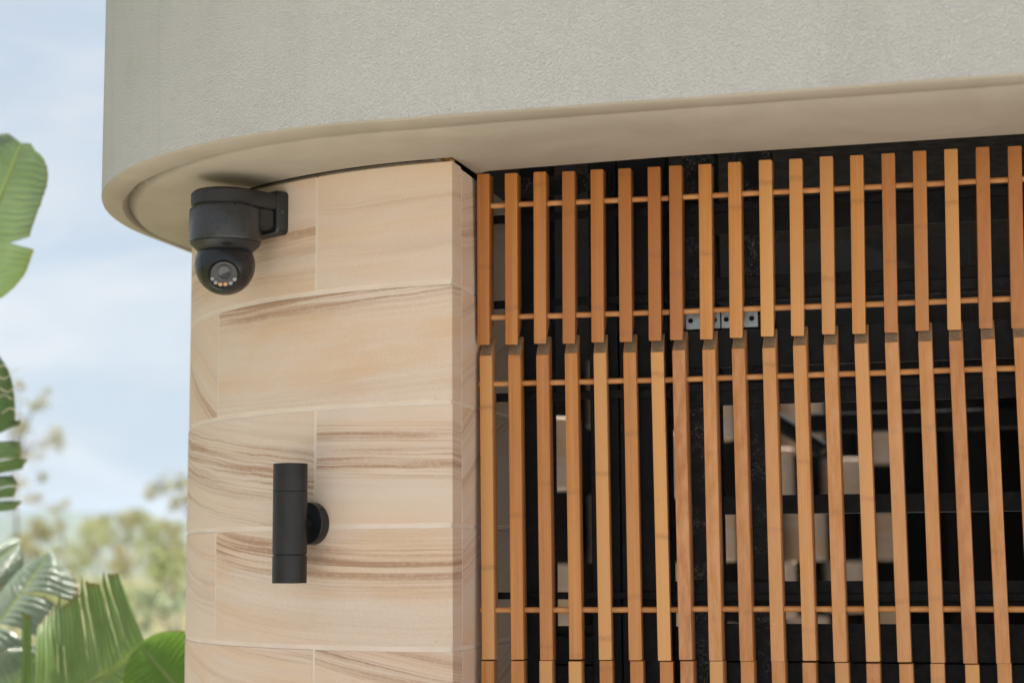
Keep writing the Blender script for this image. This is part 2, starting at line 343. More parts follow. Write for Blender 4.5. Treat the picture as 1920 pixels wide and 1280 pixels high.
# ------------------------------------------------------------------ the sandstone wall
SX, SY, SR = .0243, 1.15, 1.1503             # plan circle of the curved wall face; the corner is at x = 0, y = 0
A0 = math.asin(-SX/SR)                       # angle at the corner (0 = facing -Y, growing to the left)
def wpt(s, off=0.0):                         # arc length from the corner to the left -> plan position
    a = -A0*0 + s/SR - math.asin(SX/SR)*-1*0
    a = s/SR + math.asin(SX/SR)
    if a <= math.pi/2:
        return Vector((SX - (SR+off)*math.sin(a), SY - (SR+off)*math.cos(a), 0)), Vector((-math.sin(a), -math.cos(a), 0))
    e = (a-math.pi/2)*SR
    return Vector((SX - SR - off, SY + e, 0)), Vector((-1, 0, 0))
wall = empty('sandstone_wall', (0, 0, 0))
tag(wall, 'curved banded sandstone block wall under the rendered overhang', 'wall')
TH = .082; JH = .0045; JV = .0028
def stone_block(s0, s1, z0, z1, p, corner=False):
    bm = bmesh.new(); uvl = bm.loops.layers.uv.new('UVMap')
    n = max(6, int((s1-s0)/.05)); rows = []
    b = .0026; off = rnd.uniform(-.0013, .0010)
    prof = [(TH, z0), (b, z0), (0, z0+b), (0, z1-b), (b, z1), (TH, z1)]
    info = {}
    svals = [s0, s0+b] + [s0 + (s1-s0)*i/n for i in range(1, n)] + [s1-b, s1]
    for i, s_ in enumerate(svals):
        row = []
        for d, z in prof:
            dd = d
            if i in (0, len(svals)-1) and d < TH: dd = max(d, b)
            q, nn = wpt(s_, -dd + (off if d < TH else 0))
            if s_ == 0 and corner: q = Vector((0, wpt(0)[0].y + (dd), 0))
            v_ = bm.verts.new((q.x, q.y, z)); info[v_] = (s1 - s_, z - z0, dd); row.append(v_)
        rows.append(row)
    fs = []
    for r0, r1 in zip(rows, rows[1:]):
        for k in range(len(prof)-1): fs.append(bm.faces.new((r0[k], r0[k+1], r1[k+1], r1[k])))
    fs.append(bm.faces.new(rows[0])); fs.append(bm.faces.new(list(reversed(rows[-1]))))
    bmesh.ops.recalc_face_normals(bm, faces=bm.faces[:])
    for f in bm.faces:
        side = f is fs[-2]
        for lp in f.loops:
            u, v, dd = info[lp.vert]
            if side: u = u + dd
            lp[uvl].uv = (u, v)
    o = mesh_obj('stone_block', bm, M['stone'], wall)
    for k, v in p.items(): o[k] = float(v)
    return o
def sp(seed, tilt=0, curve=0, warp=.02, c1=.2, w1=.03, s1=.5, c2=-9, w2=.02, s2=0, yellow=.4):
    return dict(seed=seed, tilt=tilt, curve=curve, warp=warp, c1=c1, w1=w1, s1=s1, c2=c2, w2=w2, s2=s2, yellow=yellow)
HZ = [EH+1.0005, EH+.6917, EH+.3933, EH+.0896, EH-.2116, EH-.512, EH-.812, EH-1.112, EH-1.41, .015]
SA, SB, PER = .40, .855, .86                 # joint positions along the wall, alternating courses
cfg = {
 (0, 0): sp(1, .02, -.10, .03, .215, .012, .30, .09, .02, .16, .30), (0, 1): sp(2, .03, -.02, .03, .165, .022, .62, .10, .05, .30, .35),
 (1, 0): sp(3, .04, -.075, .014, .285, .036, .95, .02, .05, .12, .75), (1, 1): sp(4, .48, .0, .05, .40, .028, .60, .52, .016, .4, .30),
 (2, 0): sp(5, .035, .0, .016, .235, .02, .85, .165, .034, .85, .15), (2, 1): sp(6, .15, -.02, .035, .235, .07, .90, .10, .02, .55, .15),
 (3, 0): sp(7, .17, -.115, .012, .262, .05, 1.0, .10, .05, .10, .5), (3, 1): sp(8, .30, -.1, .04, .36, .06, .30, .27, .02, .45, .2),
 (4, 0): sp(9, .22, -.10, .02, .30, .05, .62, .40, .03, .3, .3), (4, 1): sp(10, .26, -.12, .03, .41, .02, .75, .30, .04, .2, .3)}
mort = bmesh.new()
for c in range(9):
    z1 = HZ[c] - (JH if c else 0); z0 = HZ[c+1] + (JH if c < 8 else 0)
    first = SA if c % 2 == 0 else SB
    cuts = [0, first, first+PER, first+2*PER]
    for i, (a, b) in enumerate(zip(cuts, cuts[1:])):
        p = cfg.get((c, i)) or sp(20+c*5+i, rnd.uniform(-.1, .25), rnd.uniform(-.1, .05), .03, rnd.uniform(.05, .28), .04, .7, rnd.uniform(.0, .2), .03, .4, .3)
        if i > 1: p = sp(70+c, .2, 0, .03, .2, .05, .5)
        stone_block(a + (JV if i else 0), b - JV, z0, z1, p, corner=(i == 0))
# mortar bed set just behind the stone faces (curved part)
n = 60; smax = SA+2*PER+.3; prevr = None
for i in range(n+1):
    s_ = .004 + smax*i/n; q, nn = wpt(s_, -.0019); q2, _ = wpt(s_, -TH+.004)
    r_ = [mort.verts.new((q2.x, q2.y, .02)), mort.verts.new((q.x, q.y, .02)), mort.verts.new((q.x, q.y, HZ[0]-.004)), mort.verts.new((q2.x, q2.y, HZ[0]-.004))]
    if prevr:
        for k in range(3): mort.faces.new((prevr[k], prevr[k+1], r_[k+1], r_[k]))
    prevr = r_
bm_box(mort, (-.05, .004, .02), (-.0016, .60, HZ[0]-.004))
bmesh.ops.recalc_face_normals(mort, faces=mort.faces[:])
mesh_obj('mortar', mort, M['mortar'], wall)
# return stones of the reveal, going back behind the screen
def return_stone(y0, y1, z0, z1, p):
    bm = bmesh.new(); bm_box(bm, (-.08, y0, z0), (0, y1, z1), .0022); uvl = bm.loops.layers.uv.new('UVMap')
    bmesh.ops.recalc_face_normals(bm, faces=bm.faces[:])
    for f in bm.faces:
        for lp in f.loops: lp[uvl].uv = (lp.vert.co.y - y0 - lp.vert.co.x, lp.vert.co.z - z0)
    o = mesh_obj('return_stone', bm, M['stone'], wall)
    for k, v in p.items(): o[k] = float(v)
rc = [sp(31, -.25, 0, .03, .12, .04, .45, .2, .03, .3, .5), sp(32, -.35, 0, .03, .22, .02, .5, .05, .03, .3, .6), sp(33, -.5, .2, .03, .23, .03, .5, .10, .02, .5, .4), sp(34, -.3, 0, .03, .2, .05, .4), sp(35, -.3, 0, .04, .1, .05, .5)]
for c in range(9):
    return_stone(.0035+TH, .60, HZ[c+1] + (JH if c < 8 else 0), HZ[c] - (JH if c else .006), rc[c % 5])
# core behind the facing, black to block light and darken the top slot
core = bmesh.new(); prevr = None
for i in range(50):
    s_ = .03 + 2.6*i/49; q, _ = wpt(s_, -TH-.004); q2, _ = wpt(s_, -.26)
    r_ = [core.verts.new((v.x, v.y, z)) for v, z in ((q, .01), (q, EH+1.13), (q2, EH+1.13), (q2, .01))]
    if prevr:
        for k in range(4): core.faces.new((prevr[k], prevr[(k+1) % 4], r_[(k+1) % 4], r_[k]))
    prevr = r_
bm_box(core, (-.2, TH+.03, .01), (-.083, .62, EH+1.13))
bmesh.ops.recalc_face_normals(core, faces=core.faces[:])
mesh_obj('wall_core', core, M['black'], wall)
filler = bmesh.new(); prevr = None
for i in range(40):                           # added filler in the top gap, taupe for a soft shadow line, short of the corner
    s_ = .045 + 1.7*i/39; wv_ = .0012*mnoise.noise(Vector((i*.8, 2.2, 0)))
    r_ = []
    for d, z in ((.030, HZ[0]-.004), (.0085+wv_, HZ[0]-.002), (.0065+wv_, HZ[0]+.003), (.0085, EH+1.0085), (.030, EH+1.0095)):
        q, _ = wpt(s_, -d); r_.append(filler.verts.new((q.x, q.y, z)))
    if prevr:
        for k in range(4): filler.faces.new((prevr[k], prevr[k+1], r_[k+1], r_[k]))
    prevr = r_
bmesh.ops.recalc_face_normals(filler, faces=filler.faces[:])
mesh_obj('gap_filler', filler, m_plain('shadow_line_taupe', (.20, .165, .125), .7, .3, 0, .3, 25), wall, smooth=True)
# packing left between stone and soffit at the corner
def debris(name, c, r, mat, seed):
    bm = bmesh.new(); bmesh.ops.create_icosphere(bm, subdivisions=2, radius=1)
    for v in bm.verts: v.co = Vector((v.co.x*r[0], v.co.y*r[1], v.co.z*r[2]))*(1+.45*mnoise.noise(v.co*2.3+Vector((seed, 0, 0))))
    return mesh_obj(name, bm, mat, None, loc=c)
tag(debris('mortar_lump', (-.055, .035, HZ[0]+.007), (.035, .02, .0085), M['mortar'], 4), 'crumb of mortar packed on top of the wall corner', 'mortar crumb')
tag(debris('packing_shim', (-.02, .03, HZ[0]+.006), (.016, .02, .008), M['shim'], 9), 'orange timber packing wedged above the wall corner', 'packing')

# ------------------------------------------------------------------ rendered overhang: fascia, soffit, ceiling
XS, YF, RC = -1.2137, -.4029, 1.1512
H = EH+1.0055; ZT = EH+1.75; XE = 3.2; YB = 9.6
roof = tag(empty('roof_overhang', (XS+RC, YF, H)), 'grey sprayed render overhang with curved corner above the wall', 'roof overhang')
def outer():
    P = []
    for i in range(14): P.append(Vector((XS, YB + (YF+RC-YB)*i/14, 0)))
    for i in range(64):
        a = math.pi/2*i/64; P.append(Vector((XS+RC-RC*math.cos(a), YF+RC-RC*math.sin(a), 0)))
    for i in range(61): P.append(Vector((XS+RC + (XE-XS-RC)*i/60, YF, 0)))
    return P
LIPY = .125
def inner():
    P = []; g = .002
    for i in range(14): P.append(Vector((SX-SR-g, YB + (SY-YB)*i/14, 0)))
    for i in range(64):
        a = math.pi/2*i/64; P.append(Vector((SX-(SR+g)*math.cos(a), SY-(SR+g)*math.sin(a), 0)))
    for i in range(61):
        x = XS+RC + (XE-XS-RC)*i/60
        if i < 2: q = (SX - .02 + .0*i, SY-SR-g)
        elif i < 7: q = (.003+.001*(i-2), .0 + .05*(i-2))
        else: q = (.03 + (XE-.03)*(i-7)/53, .215 - .030*min(1, (i-7)/8))
        P.append(Vector((q[0], q[1], 0)))
    return P
PO, PI_ = outer(), inner(); NP = len(PO)
bm = bmesh.new(); gl = bm.verts.layers.float.new('groove_dark'); rows = []
for i, (o_, q_) in enumerate(zip(PO, PI_)):
    d = q_-o_; ln = d.length; d.normalize()
    x = o_.x
    k = min(1, max(0, (i-14)/64)) if i < 78 else 1          # 0 on the side, 1 on the front
    f = max(0, min(1, (i-78)/14))
    corner = math.exp(-((i-34)/17.0)**2) if i > 4 else .3
    if i < 30: corner = max(corner, .55)
    gw = .008 + .034*corner; gd = .004 + .012*corner; gp = .095 - .012*f + .025*corner
    gp = min(gp, ln*.5)
    wob = .004*mnoise.noise(Vector((i*.31, 1.7, 0)))
    lip = .060 if (i > 78+6) else .009  # upturned inner edge and slot, shaped to give a dark band
    lip = min(lip, ln*.3)
    cr = .55+.45*mnoise.noise(Vector((i*.5, 8.8, 0)))
    prof = [(0.0, .007, 0), (.003, .002, 0), (.010, 0, 0), (gp-gw*.7+wob, 0, .05*corner), (gp-gw*.3+wob, gd*.6, .45*corner+.5*cr*(1-corner)), (gp+wob, gd, .85*corner+1.0*cr*(1-corner)), (gp+gw*.3+wob, gd*.6, .6*corner+.5*cr*(1-corner)), (gp+gw*.9+wob, 0, .05*corner)]
    for t in (.3, .6): prof.append((gp+gw*.9+wob + (ln-lip-gp-gw*.9)*t, 0, 0))
    for a in (0, 18, 36, 54, 72, 90): prof.append((ln-lip+lip*math.sin(R(a)), lip*(1-math.cos(R(a))), 0))
    prof.append((ln, .13, 0))
    jit = .0016*mnoise.noise(Vector((i*1.7, 4.4, 0)))
    row = []
    for (dist, up, g) in prof:
        p = o_ + d*dist; v = bm.verts.new((p.x, p.y, H+up+(jit if dist < .005 else 0))); v[gl] = g; row.append(v)
    rows.append(row)
for a, b in zip(rows, rows[1:]):
    for k in range(len(a)-1): bm.faces.new((a[k], b[k], b[k+1], a[k+1]))
bmesh.ops.recalc_face_normals(bm, faces=bm.faces[:])
if sum(f.normal.z*f.calc_area() for f in bm.faces) > 0: bmesh.ops.reverse_faces(bm, faces=bm.faces[:])
sf = mesh_obj('soffit', bm, M['soffit'], roof, angle=40); sf.location = -Vector(roof.location)
bm = bmesh.new(); rows = []
for i, o_ in enumerate(PO):
    jit = .0016*mnoise.noise(Vector((i*1.7, 4.4, 0)))
    rows.append([bm.verts.new((o_.x, o_.y, z)) for z in (H+.007+jit, H+.02, H+.35, H+.7, ZT)])
for a, b in zip(rows, rows[1:]):
    for k in range(4): bm.faces.new((a[k], b[k], b[k+1], a[k+1]))
bmesh.ops.recalc_face_normals(bm, faces=bm.faces[:])
fa = mesh_obj('fascia', bm, M['stucco'], roof, smooth=True); fa.location = -Vector(roof.location)
YC, XC = 2.1, 1.25                            # roof opening added to daylight the drums for x < XC, y > YC
bm = bmesh.new(); pr = [(XS, YC)] + [(o_.x, o_.y) for o_ in PO if o_.y < YC] + [(XE, YC)]
bm.faces.new([bm.verts.new((x, y, ZT)) for x, y in pr]); bm.faces.new([bm.verts.new(p) for p in ((XC, YC, ZT), (XE, YC, ZT), (XE, YB, ZT), (XC, YB, ZT))]); tp = mesh_obj('roof_top', bm, M['stucco'], roof); tp.location = -Vector(roof.location)
bm = bmesh.new(); cp = [(SX-SR*.93, YC)] + [(SX-SR*.93*math.cos(math.pi/2*i/16), SY-SR*.93*math.sin(math.pi/2*i/16)) for i in range(17)] + [(XE-.02, .10), (XE-.02, YB), (XC, YB), (XC, YC)]
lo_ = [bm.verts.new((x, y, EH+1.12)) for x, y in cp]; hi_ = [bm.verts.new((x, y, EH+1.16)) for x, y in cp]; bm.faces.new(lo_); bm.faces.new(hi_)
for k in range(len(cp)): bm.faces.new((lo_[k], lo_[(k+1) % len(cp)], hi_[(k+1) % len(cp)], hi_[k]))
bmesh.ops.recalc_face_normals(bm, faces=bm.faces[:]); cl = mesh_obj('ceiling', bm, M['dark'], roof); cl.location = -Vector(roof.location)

# ------------------------------------------------------------------ bamboo screen panels
SW, SDp = .0325, .060
def slat_mesh(L0, top_cut, bot_cut):
    bm = bmesh.new(); k = .057
    def zz(y, z, cut): return z + (k*y/SDp if cut else 0)
    v = {}
    for xi, x in enumerate((0, SW)):
        for yi, y in enumerate((0, SDp)):
            for zi, z in enumerate((0, L0)):
                v[xi, yi, zi] = bm.verts.new((x, y, zz(y, z, (bot_cut if zi == 0 else top_cut))))
    q = lambda *a: bm.faces.new([v[i] for i in a])
    q((0,0,0), (1,0,0), (1,0,1), (0,0,1)); q((1,0,0), (1,1,0), (1,1,1), (1,0,1)); q((1,1,0), (0,1,0), (0,1,1), (1,1,1)); q((0,1,0), (0,0,0), (0,0,1), (0,1,1))
    ft = q((0,0,1), (1,0,1), (1,1,1), (0,1,1)); fb = q((0,0,0), (0,1,0), (1,1,0), (1,0,0))
    if top_cut: ft.material_index = 1
    fb.material_index = 1 if bot_cut else 0
    bmesh.ops.recalc_face_normals(bm, faces=bm.faces[:])
    bmesh.ops.bevel(bm, geom=bm.edges[:], offset=.0022, segments=2, affect='EDGES', profile=.6)
    me = bpy.data.meshes.new('slat'); bm.to_mesh(me); bm.free(); me.materials.append(M['bamboo']); me.materials.append(M['end'])
    me.shade_smooth(); me.set_sharp_from_angle(angle=R(32))
    return me
UP_Z0, UP_Z1 = EH+.5555, EH+1.0025
MD_Z0, MD_Z1 = EH-.2445, EH+.528
LO_Z0, LO_Z1 = .06, EH-.2465
me_up = slat_mesh(UP_Z1-UP_Z0, False, True); me_md = slat_mesh(MD_Z1-MD_Z0, True, False); me_lo = slat_mesh(LO_Z1-LO_Z0, False, False)
def panel(name, label, x, y, ang, pitch, n, me, z0, z1, lean_y, lean_x, rods, wear, ext=(0, .035)):
    t = empty(name, (x, y, z0), ang); Lh = z1-z0
    tag(t, label, 'slat panel', 'bamboo slat panels of the screen')
    for i in range(n):
        o = bpy.data.objects.new('slat', me); link(o, t)
        wv = wear(i) if callable(wear) else wear
        o['wear'] = float(wv)
        jx, jy = rnd.uniform(-.0011, .0011), rnd.uniform(-.0012, .0012)
        o.location = (i*pitch + jx + lean_x, jy + lean_y, rnd.uniform(-.0018, .0018))
        o.rotation_euler = (math.atan2(lean_y, Lh) + rnd.uniform(-.0015, .0015), -math.atan2(lean_x, Lh)*1 + rnd.uniform(-.0016, .0016), rnd.uniform(-.012, .012))
    for h in rods:
        bm = bmesh.new(); ln = (n-1)*pitch + SW
        pts = [Vector((-ext[0] + (ln+ext[0]+ext[1])*k/16, .03, 0)) for k in range(17)]
        for k, p in enumerate(pts): p.z += .0012*mnoise.noise(Vector((k*.7, h*9, x))); p.y += .001*mnoise.noise(Vector((k*.7, h*5, 7+x)))
        bm_tube(bm, pts, [.0074]*17, 12)
        o = mesh_obj('dowel', bm, M['dowel'], t, angle=50)
        fz = (h+EH-z0); o.location = (lean_x*(1-fz/Lh), lean_y*(1-fz/Lh), fz)
    return t
NR = 16
panel('slat_panel', 'upper seven-slat bamboo panel beside the stone corner, tucked under the soffit', .0147, .1818, .0755, .0743, 7, me_up, UP_Z0, UP_Z1, .023, -.006, (.9246, .6313), .05, (-.02, .018))
panel('slat_panel', 'wide upper bamboo panel directly below the soffit, right of the stone corner', .5140, .2155, .0228, .0760, NR, me_up, UP_Z0, UP_Z1, .0255, -.0077, (.9246, .6313), lambda i: .12+.2*rnd.random(), (.0, .02))
panel('slat_panel', 'middle seven-slat bamboo panel of long slats next to the stone corner', .0124, .2038, .091, .0743, 7, me_md, MD_Z0, MD_Z1, -.0162, .0065, (.4582, -.1215), lambda i: .12+.15*rnd.random(), (.008, .022))
panel('slat_panel', 'wide middle bamboo panel of long weathered pinkish slats', .5097, .2456, -.0156, .0760, NR, me_md, MD_Z0, MD_Z1, -.0146, .0059, (.4582, -.1190), lambda i: .7+.3*rnd.random(), (0, .02))
panel('slat_panel', 'bottom seven-slat bamboo panel below the joint, near the stone corner', .0205, .1870, .091, .0746, 7, me_lo, LO_Z0, LO_Z1, -.001, .001, (-.6, -1.2), .3, (.0, .02))
panel('slat_panel', 'wide bottom bamboo panel below the joint, cut off by the lower edge', .5168, .2310, -.0156, .0760, NR, me_lo, LO_Z0, LO_Z1, -.001, .001, (-.6, -1.2), lambda i: .5+.4*rnd.random(), (0, .02))

# ------------------------------------------------------------------ black steel frame behind the slats
fr = tag(empty('steel_frame', (.0, .32, 0)), 'black dusty steel posts and rails behind the bamboo slats', 'steel frame')
fr.location = (0, 0, 0)
def post(x0, x1, y0, y1, mat, z1=EH+1.10): return box('post', (x0, y0, .01), (x1, y1, z1), M[mat], fr, .002)
post(.094, .176, .318, .372, 'steel'); post(.279, .3545, .320, .38, 'steel'); post(.357, .486, .321, .381, 'steel')
post(.528, .617, .322, .385, 'dusty'); post(.655, .760, .3225, .385, 'dusty')
def rail(x0, x1, y0, y1, h0, h1, mat='steel', bolts=(), bh=None, name='rail'):
    o = box(name, (x0, y0, EH+h0), (x1, y1, EH+h1), M[mat], fr, .0012)
    for bx in bolts:
        b = bmesh.new(); hz = EH + (bh if bh is not None else (h0+h1)/2)
        bm_lathe(b, [(.0075, 0), (.0075, .0025), (.0052, .0028), (.0052, .006), (.0042, .007), (.0018, .007), (.0018, .004), (0, .004)], 14, Vector((bx, y0, hz)), Vector((0, -1, 0)))
        mesh_obj('bolt', b, M['steel'], o, angle=35)
    return o
for h0, h1 in ((.893, .916), (.664, .686), (.417, .440), (-.0965, -.0785)):
    rail(.004, .492, .307, .313, h0, h1, 'steel', (.122, .418))
XR = 1.80
rail(.496, XR, .302, .308, .893, .916, 'steel', (.555, .72, 1.01, 1.22)); rail(.496, XR, .3105, .3185, .834, .922, 'steel', (.556, .9), .86)
rail(.496, XR, .302, .308, .664, .690, 'steel', (.556, .80, 1.01)); rail(.496, XR, .3105, .3185, .656, .722, 'steel', (.548, .93, 1.2), .706)
rail(.496, XR, .309, .3205, .489, .585, 'steel')
rail(.496, XR, .302, .308, .428, .449, 'steel', (.603, .86, 1.01)); rail(.496, XR, .3105, .3185, .392, .466, 'steel', (.556, .672, 1.15), .41)
rail(.618, XR, .335, .375, .116, .163, 'steel')
rail(.496, XR, .302, .308, -.102, -.083, 'steel', (.603, .995, 1.3)); rail(.496, XR, .3105, .3185, -.116, -.052, 'steel', (.556, .69), -.066)
# galvanised joining plates with holes
for x0, x1, hs in ((.5365, .6255, (.549, .611)), (.6285, .722, (.641, .706))):
    o = box('joining_plate', (x0, .3025, EH+.589), (x1, .3065, EH+.632), M['galv'], fr, .0008)
    for hx in hs:
        b = bmesh.new(); bm_lathe(b, [(.0065, 0), (.0065, .0006), (0, .0006)], 18, Vector((hx, .3025, EH+.611)), Vector((0, -1, 0)))
        mesh_obj('bolt_hole', b, M['black'], o)
def panelp(x0, x1, h0, h1, y=.326): return box('infill_panel', (x0, y, EH+h0), (x1, y+.02, EH+h1), M['steel'], fr, .0012)
box('light_stop_panel', (.10, .352, .02), (XR, .362, EH-.166), M['steel'], fr);panelp(.618, XR, -.2500, -.158); panelp(.618, XR, -1.45, -.2535); panelp(.1765, .2785, -.262, -.19); panelp(.1765, .2785, -1.45, -.265)  # first sheet is added to stop light leaking through the panel seam
o = box('top_plate', (.086, .300, EH+.958), (.262, .306, EH+1.012), M['dusty'], fr, .001); box('top_plate', (.264, .301, EH+.964), (.345, .3065, EH+1.012), M['dusty'], fr, .001)

# ------------------------------------------------------------------ covered space behind: linings and the hit-and-miss block wall
inn = tag(empty('inner_wall', (0, 0, 0)), 'lining of the covered space, coloured near-black for the shade between the slats', 'wall')
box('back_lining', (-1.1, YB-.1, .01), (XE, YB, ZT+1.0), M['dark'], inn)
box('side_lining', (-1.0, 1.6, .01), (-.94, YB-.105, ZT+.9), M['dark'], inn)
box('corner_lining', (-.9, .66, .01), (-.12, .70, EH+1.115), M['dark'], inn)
box('end_light_block', (XE-.1, .5, .01), (XE-.04, YB-.105, EH+1.115), M['dark'], inn)  # unseen closing wall, added to dim the right side of the drums
bw = tag(empty('block_screen_wall', (-.394, 3.03, 0)), 'wall of staggered cream drum blocks in the shade behind the slats', 'wall')
BD = Vector((.264, .9645, 0)); BN = Vector((.9645, -.264, 0))
def drum(sc_, r_, z0, z1, seed):
    bm = bmesh.new(); uvl = bm.loops.layers.uv.new('UVMap'); n = 28; c = BD*sc_ - BN*.10
    ring = [[bm.verts.new(c + Vector((rr*math.cos(2*math.pi*k/n), rr*math.sin(2*math.pi*k/n), z))) for k in range(n)] for rr, z in ((r_-.008, z0), (r_, z0+.008), (r_, z1-.008), (r_-.008, z1))]
    for p, q in zip(ring, ring[1:]):
        for k in range(n): bm.faces.new((p[k], p[(k+1) % n], q[(k+1) % n], q[k]))
    bm.faces.new(ring[0]); bm.faces.new(ring[-1]); bmesh.ops.recalc_face_normals(bm, faces=bm.faces[:])
    for f in bm.faces:
        for lp in f.loops: lp[uvl].uv = (math.atan2(lp.vert.co.y-c.y, lp.vert.co.x-c.x)*r_, lp.vert.co.z - z0)
    o = mesh_obj('drum_block', bm, M['cream'], bw, angle=40)
    for k, v in sp(seed, .1, 0, .03, .1, .06, .25, .2, .05, .2, 1.6).items(): o[k] = float(v)
for r_ in range(-5, 3):
    z0 = EH + .3*r_ - .005; z1 = z0 + .297
    for s_ in ((-.9, .62, 1.62, 2.9, 4.3) if r_ % 2 == 0 else (-.02, 1.0, 2.42, 3.6)):
        drum(s_, .135, z0, min(z1, EH+1.6), 100+r_*11+int(s_*3))
bx = box('wall_backing', (-.32, -1.2, .01), (-.26, 6.2, ZT+.3), M['dark'], bw)  # dark sheet painted in for the shaded gaps between drums
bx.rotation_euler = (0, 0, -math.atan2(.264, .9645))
# black beam and strut crossing the space
tag(box('ceiling_beam', (.55, 3.2, EH+.525), (2.6, 3.32, EH+.60), M['black'], None, .004), 'black beam crossing the covered space behind the slats', 'beam')
bm = bmesh.new(); bm_tube(bm, [Vector((.36, 3.05, EH+.63)), Vector((.64, 3.05, EH+.44))], [.035, .035], 8)
tag(mesh_obj('brace_strut', bm, M['steel'], None), 'slanting black brace below the beam behind the slats', 'brace')

# ------------------------------------------------------------------ security camera
def wall_at(px):                              # plan point and outward normal of the wall face at an image column
    d = (FWD*1.0 + RIGHT*((px-960)/FPX)); d = Vector((d.x, d.y)); o = Vector((CAM.x-SX, CAM.y-SY))
    a, b, c = d.dot(d), o.dot(d), o.dot(o)-SR*SR; t = (-b-math.sqrt(b*b-a*c))/a
    q = o + d*t; return Vector((q.x+SX, q.y+SY, 0)), Vector((q.x, q.y, 0)).normalized()
WP, WN = wall_at(500); WT = Vector((-WN.y, WN.x, 0))         # WT: along the wall
DC = .137; AX = WP + WN*DC
sec = tag(empty('security_camera', (AX.x, AX.y, EH+.80)), 'black dome security camera bracketed to the stone wall under the soffit', 'camera')
O3 = Vector(sec.location)
def spart(name, bm, mat, parent=sec, angle=35):
    for v in bm.verts: v.co -= O3
    bmesh.ops.recalc_face_normals(bm, faces=bm.faces[:])
    return mesh_obj(name, bm, M[mat], parent, angle=angle)
Z0 = Vector((AX.x, AX.y, EH+.012)); EB = EH+.013
# bracket: round cap sweeping back to a wall plate
def hull_extrude(loop, z0, z1, bev):
    bm = bmesh.new()
    for_ = [(z0, -bev), (z0+bev, 0), (z1-bev, 0), (z1, -bev)]
    c = sum((Vector((p[0], p[1], 0)) for p in loop), Vector())/len(loop); rings = []
    for z, off in for_:
        ring = []
        for p in loop:
            q = Vector((p[0], p[1], 0)); dd = (q-c); q = q + dd.normalized()*off; ring.append(bm.verts.new((q.x, q.y, z)))
        rings.append(ring)
    n = len(loop)
    for a, b in zip(rings, rings[1:]):
        for k in range(n): bm.faces.new((a[k], a[(k+1) % n], b[(k+1) % n], b[k]))
    bm.faces.new(rings[0]); bm.faces.new(rings[-1]); return bm
def wloc(out, along): p = AX + WN*out + WT*along; return (p.x, p.y)
rc_ = .0905; loop = []
for i in range(33):
    a = -math.pi/2 + math.pi*i/32; loop.append(wloc(rc_*math.cos(a), rc_*math.sin(a)))
loop += [wloc(-.06, .0885), wloc(-.106, .080), wloc(-.106, -.080), wloc(-.06, -.0885)]
arm = spart('bracket_cap', hull_extrude(loop, EB+.908, EB+.950, .007), 'bodyd')
bm = bmesh.new()
sec_pts = [(-.02, .070, .909), (-.02, .070, .850), (-.104, .074, .856), (-.104, .074, .909)]
L_, R_ = [], []
for out, al, h in sec_pts:
    p = wloc(out, al); q = wloc(out, -al); L_.append(bm.verts.new((p[0], p[1], EB+h+.001))); R_.append(bm.verts.new((q[0], q[1], EB+h+.001)))
bm.faces.new(L_); bm.faces.new(list(reversed(R_)))
for k in range(4): bm.faces.new((L_[k], R_[k], R_[(k+1) % 4], L_[(k+1) % 4]))
bmesh.ops.bevel(bm, geom=bm.edges[:], offset=.006, segments=2, affect='EDGES')
spart('bracket_web', bm, 'bodyd')
bm = bmesh.new(); pl = []
w2, h0, h1, rr = .083, EB+.846, EB+.962, .014
for cx, cz, a0 in ((w2-rr, h1-rr, 0), (-w2+rr, h1-rr, 90), (-w2+rr, h0+rr, 180), (w2-rr, h0+rr, 270)):
    for i in range(6): a = R(a0+i*18); pl.append((cx+rr*math.cos(a), cz+rr*math.sin(a)))
rings = []
for out, sc_ in ((-.150, 1), (-.112, 1), (-.106, .95)):
    ring = []
    for a, z in pl:
        p = AX + WN*out + WT*(a*sc_); ring.append(bm.verts.new((p.x, p.y, (z-(h0+h1)/2)*sc_ + (h0+h1)/2)))
    rings.append(ring)
for a, b in zip(rings, rings[1:]):
    for k in range(len(pl)): bm.faces.new((a[k], a[(k+1) % len(pl)], b[(k+1) % len(pl)], b[k]))
bm.faces.new(rings[0]); bm.faces.new(rings[-1]); plate = spart('wall_plate', bm, 'bodyd')
bm = bmesh.new(); p = AX + WN*-.122 + WT*.0825; bm_lathe(bm, [(.005, -.0005), (.005, .001), (.003, .0015), (0, .0015)], 14, Vector((p.x, p.y, EB+.903)), WT)
spart('screw', bm, 'lensr', plate)
bm = bmesh.new(); bm_lathe(bm, [(0, .909), (.085, .909), (.0855, .9065), (.0928, .904), (.0940, .901), (.0940, .823), (.0928, .8175), (.0912, .8170), (0, .8170)], 72, Z0); spart('housing', bm, 'body', angle=30)
bm = bmesh.new(); bm_lathe(bm, [(0, .8182), (.0897, .8182), (.0905, .814), (.0880, .810), (.0690, .7935), (.0670, .7925), (0, .7925)], 72, Z0); collar = spart('collar', bm, 'bodyd', angle=30)
toC = (CAM-Z0); toC.z = 0; toC.normalize(); tz = math.atan2(toC.y, toC.x)
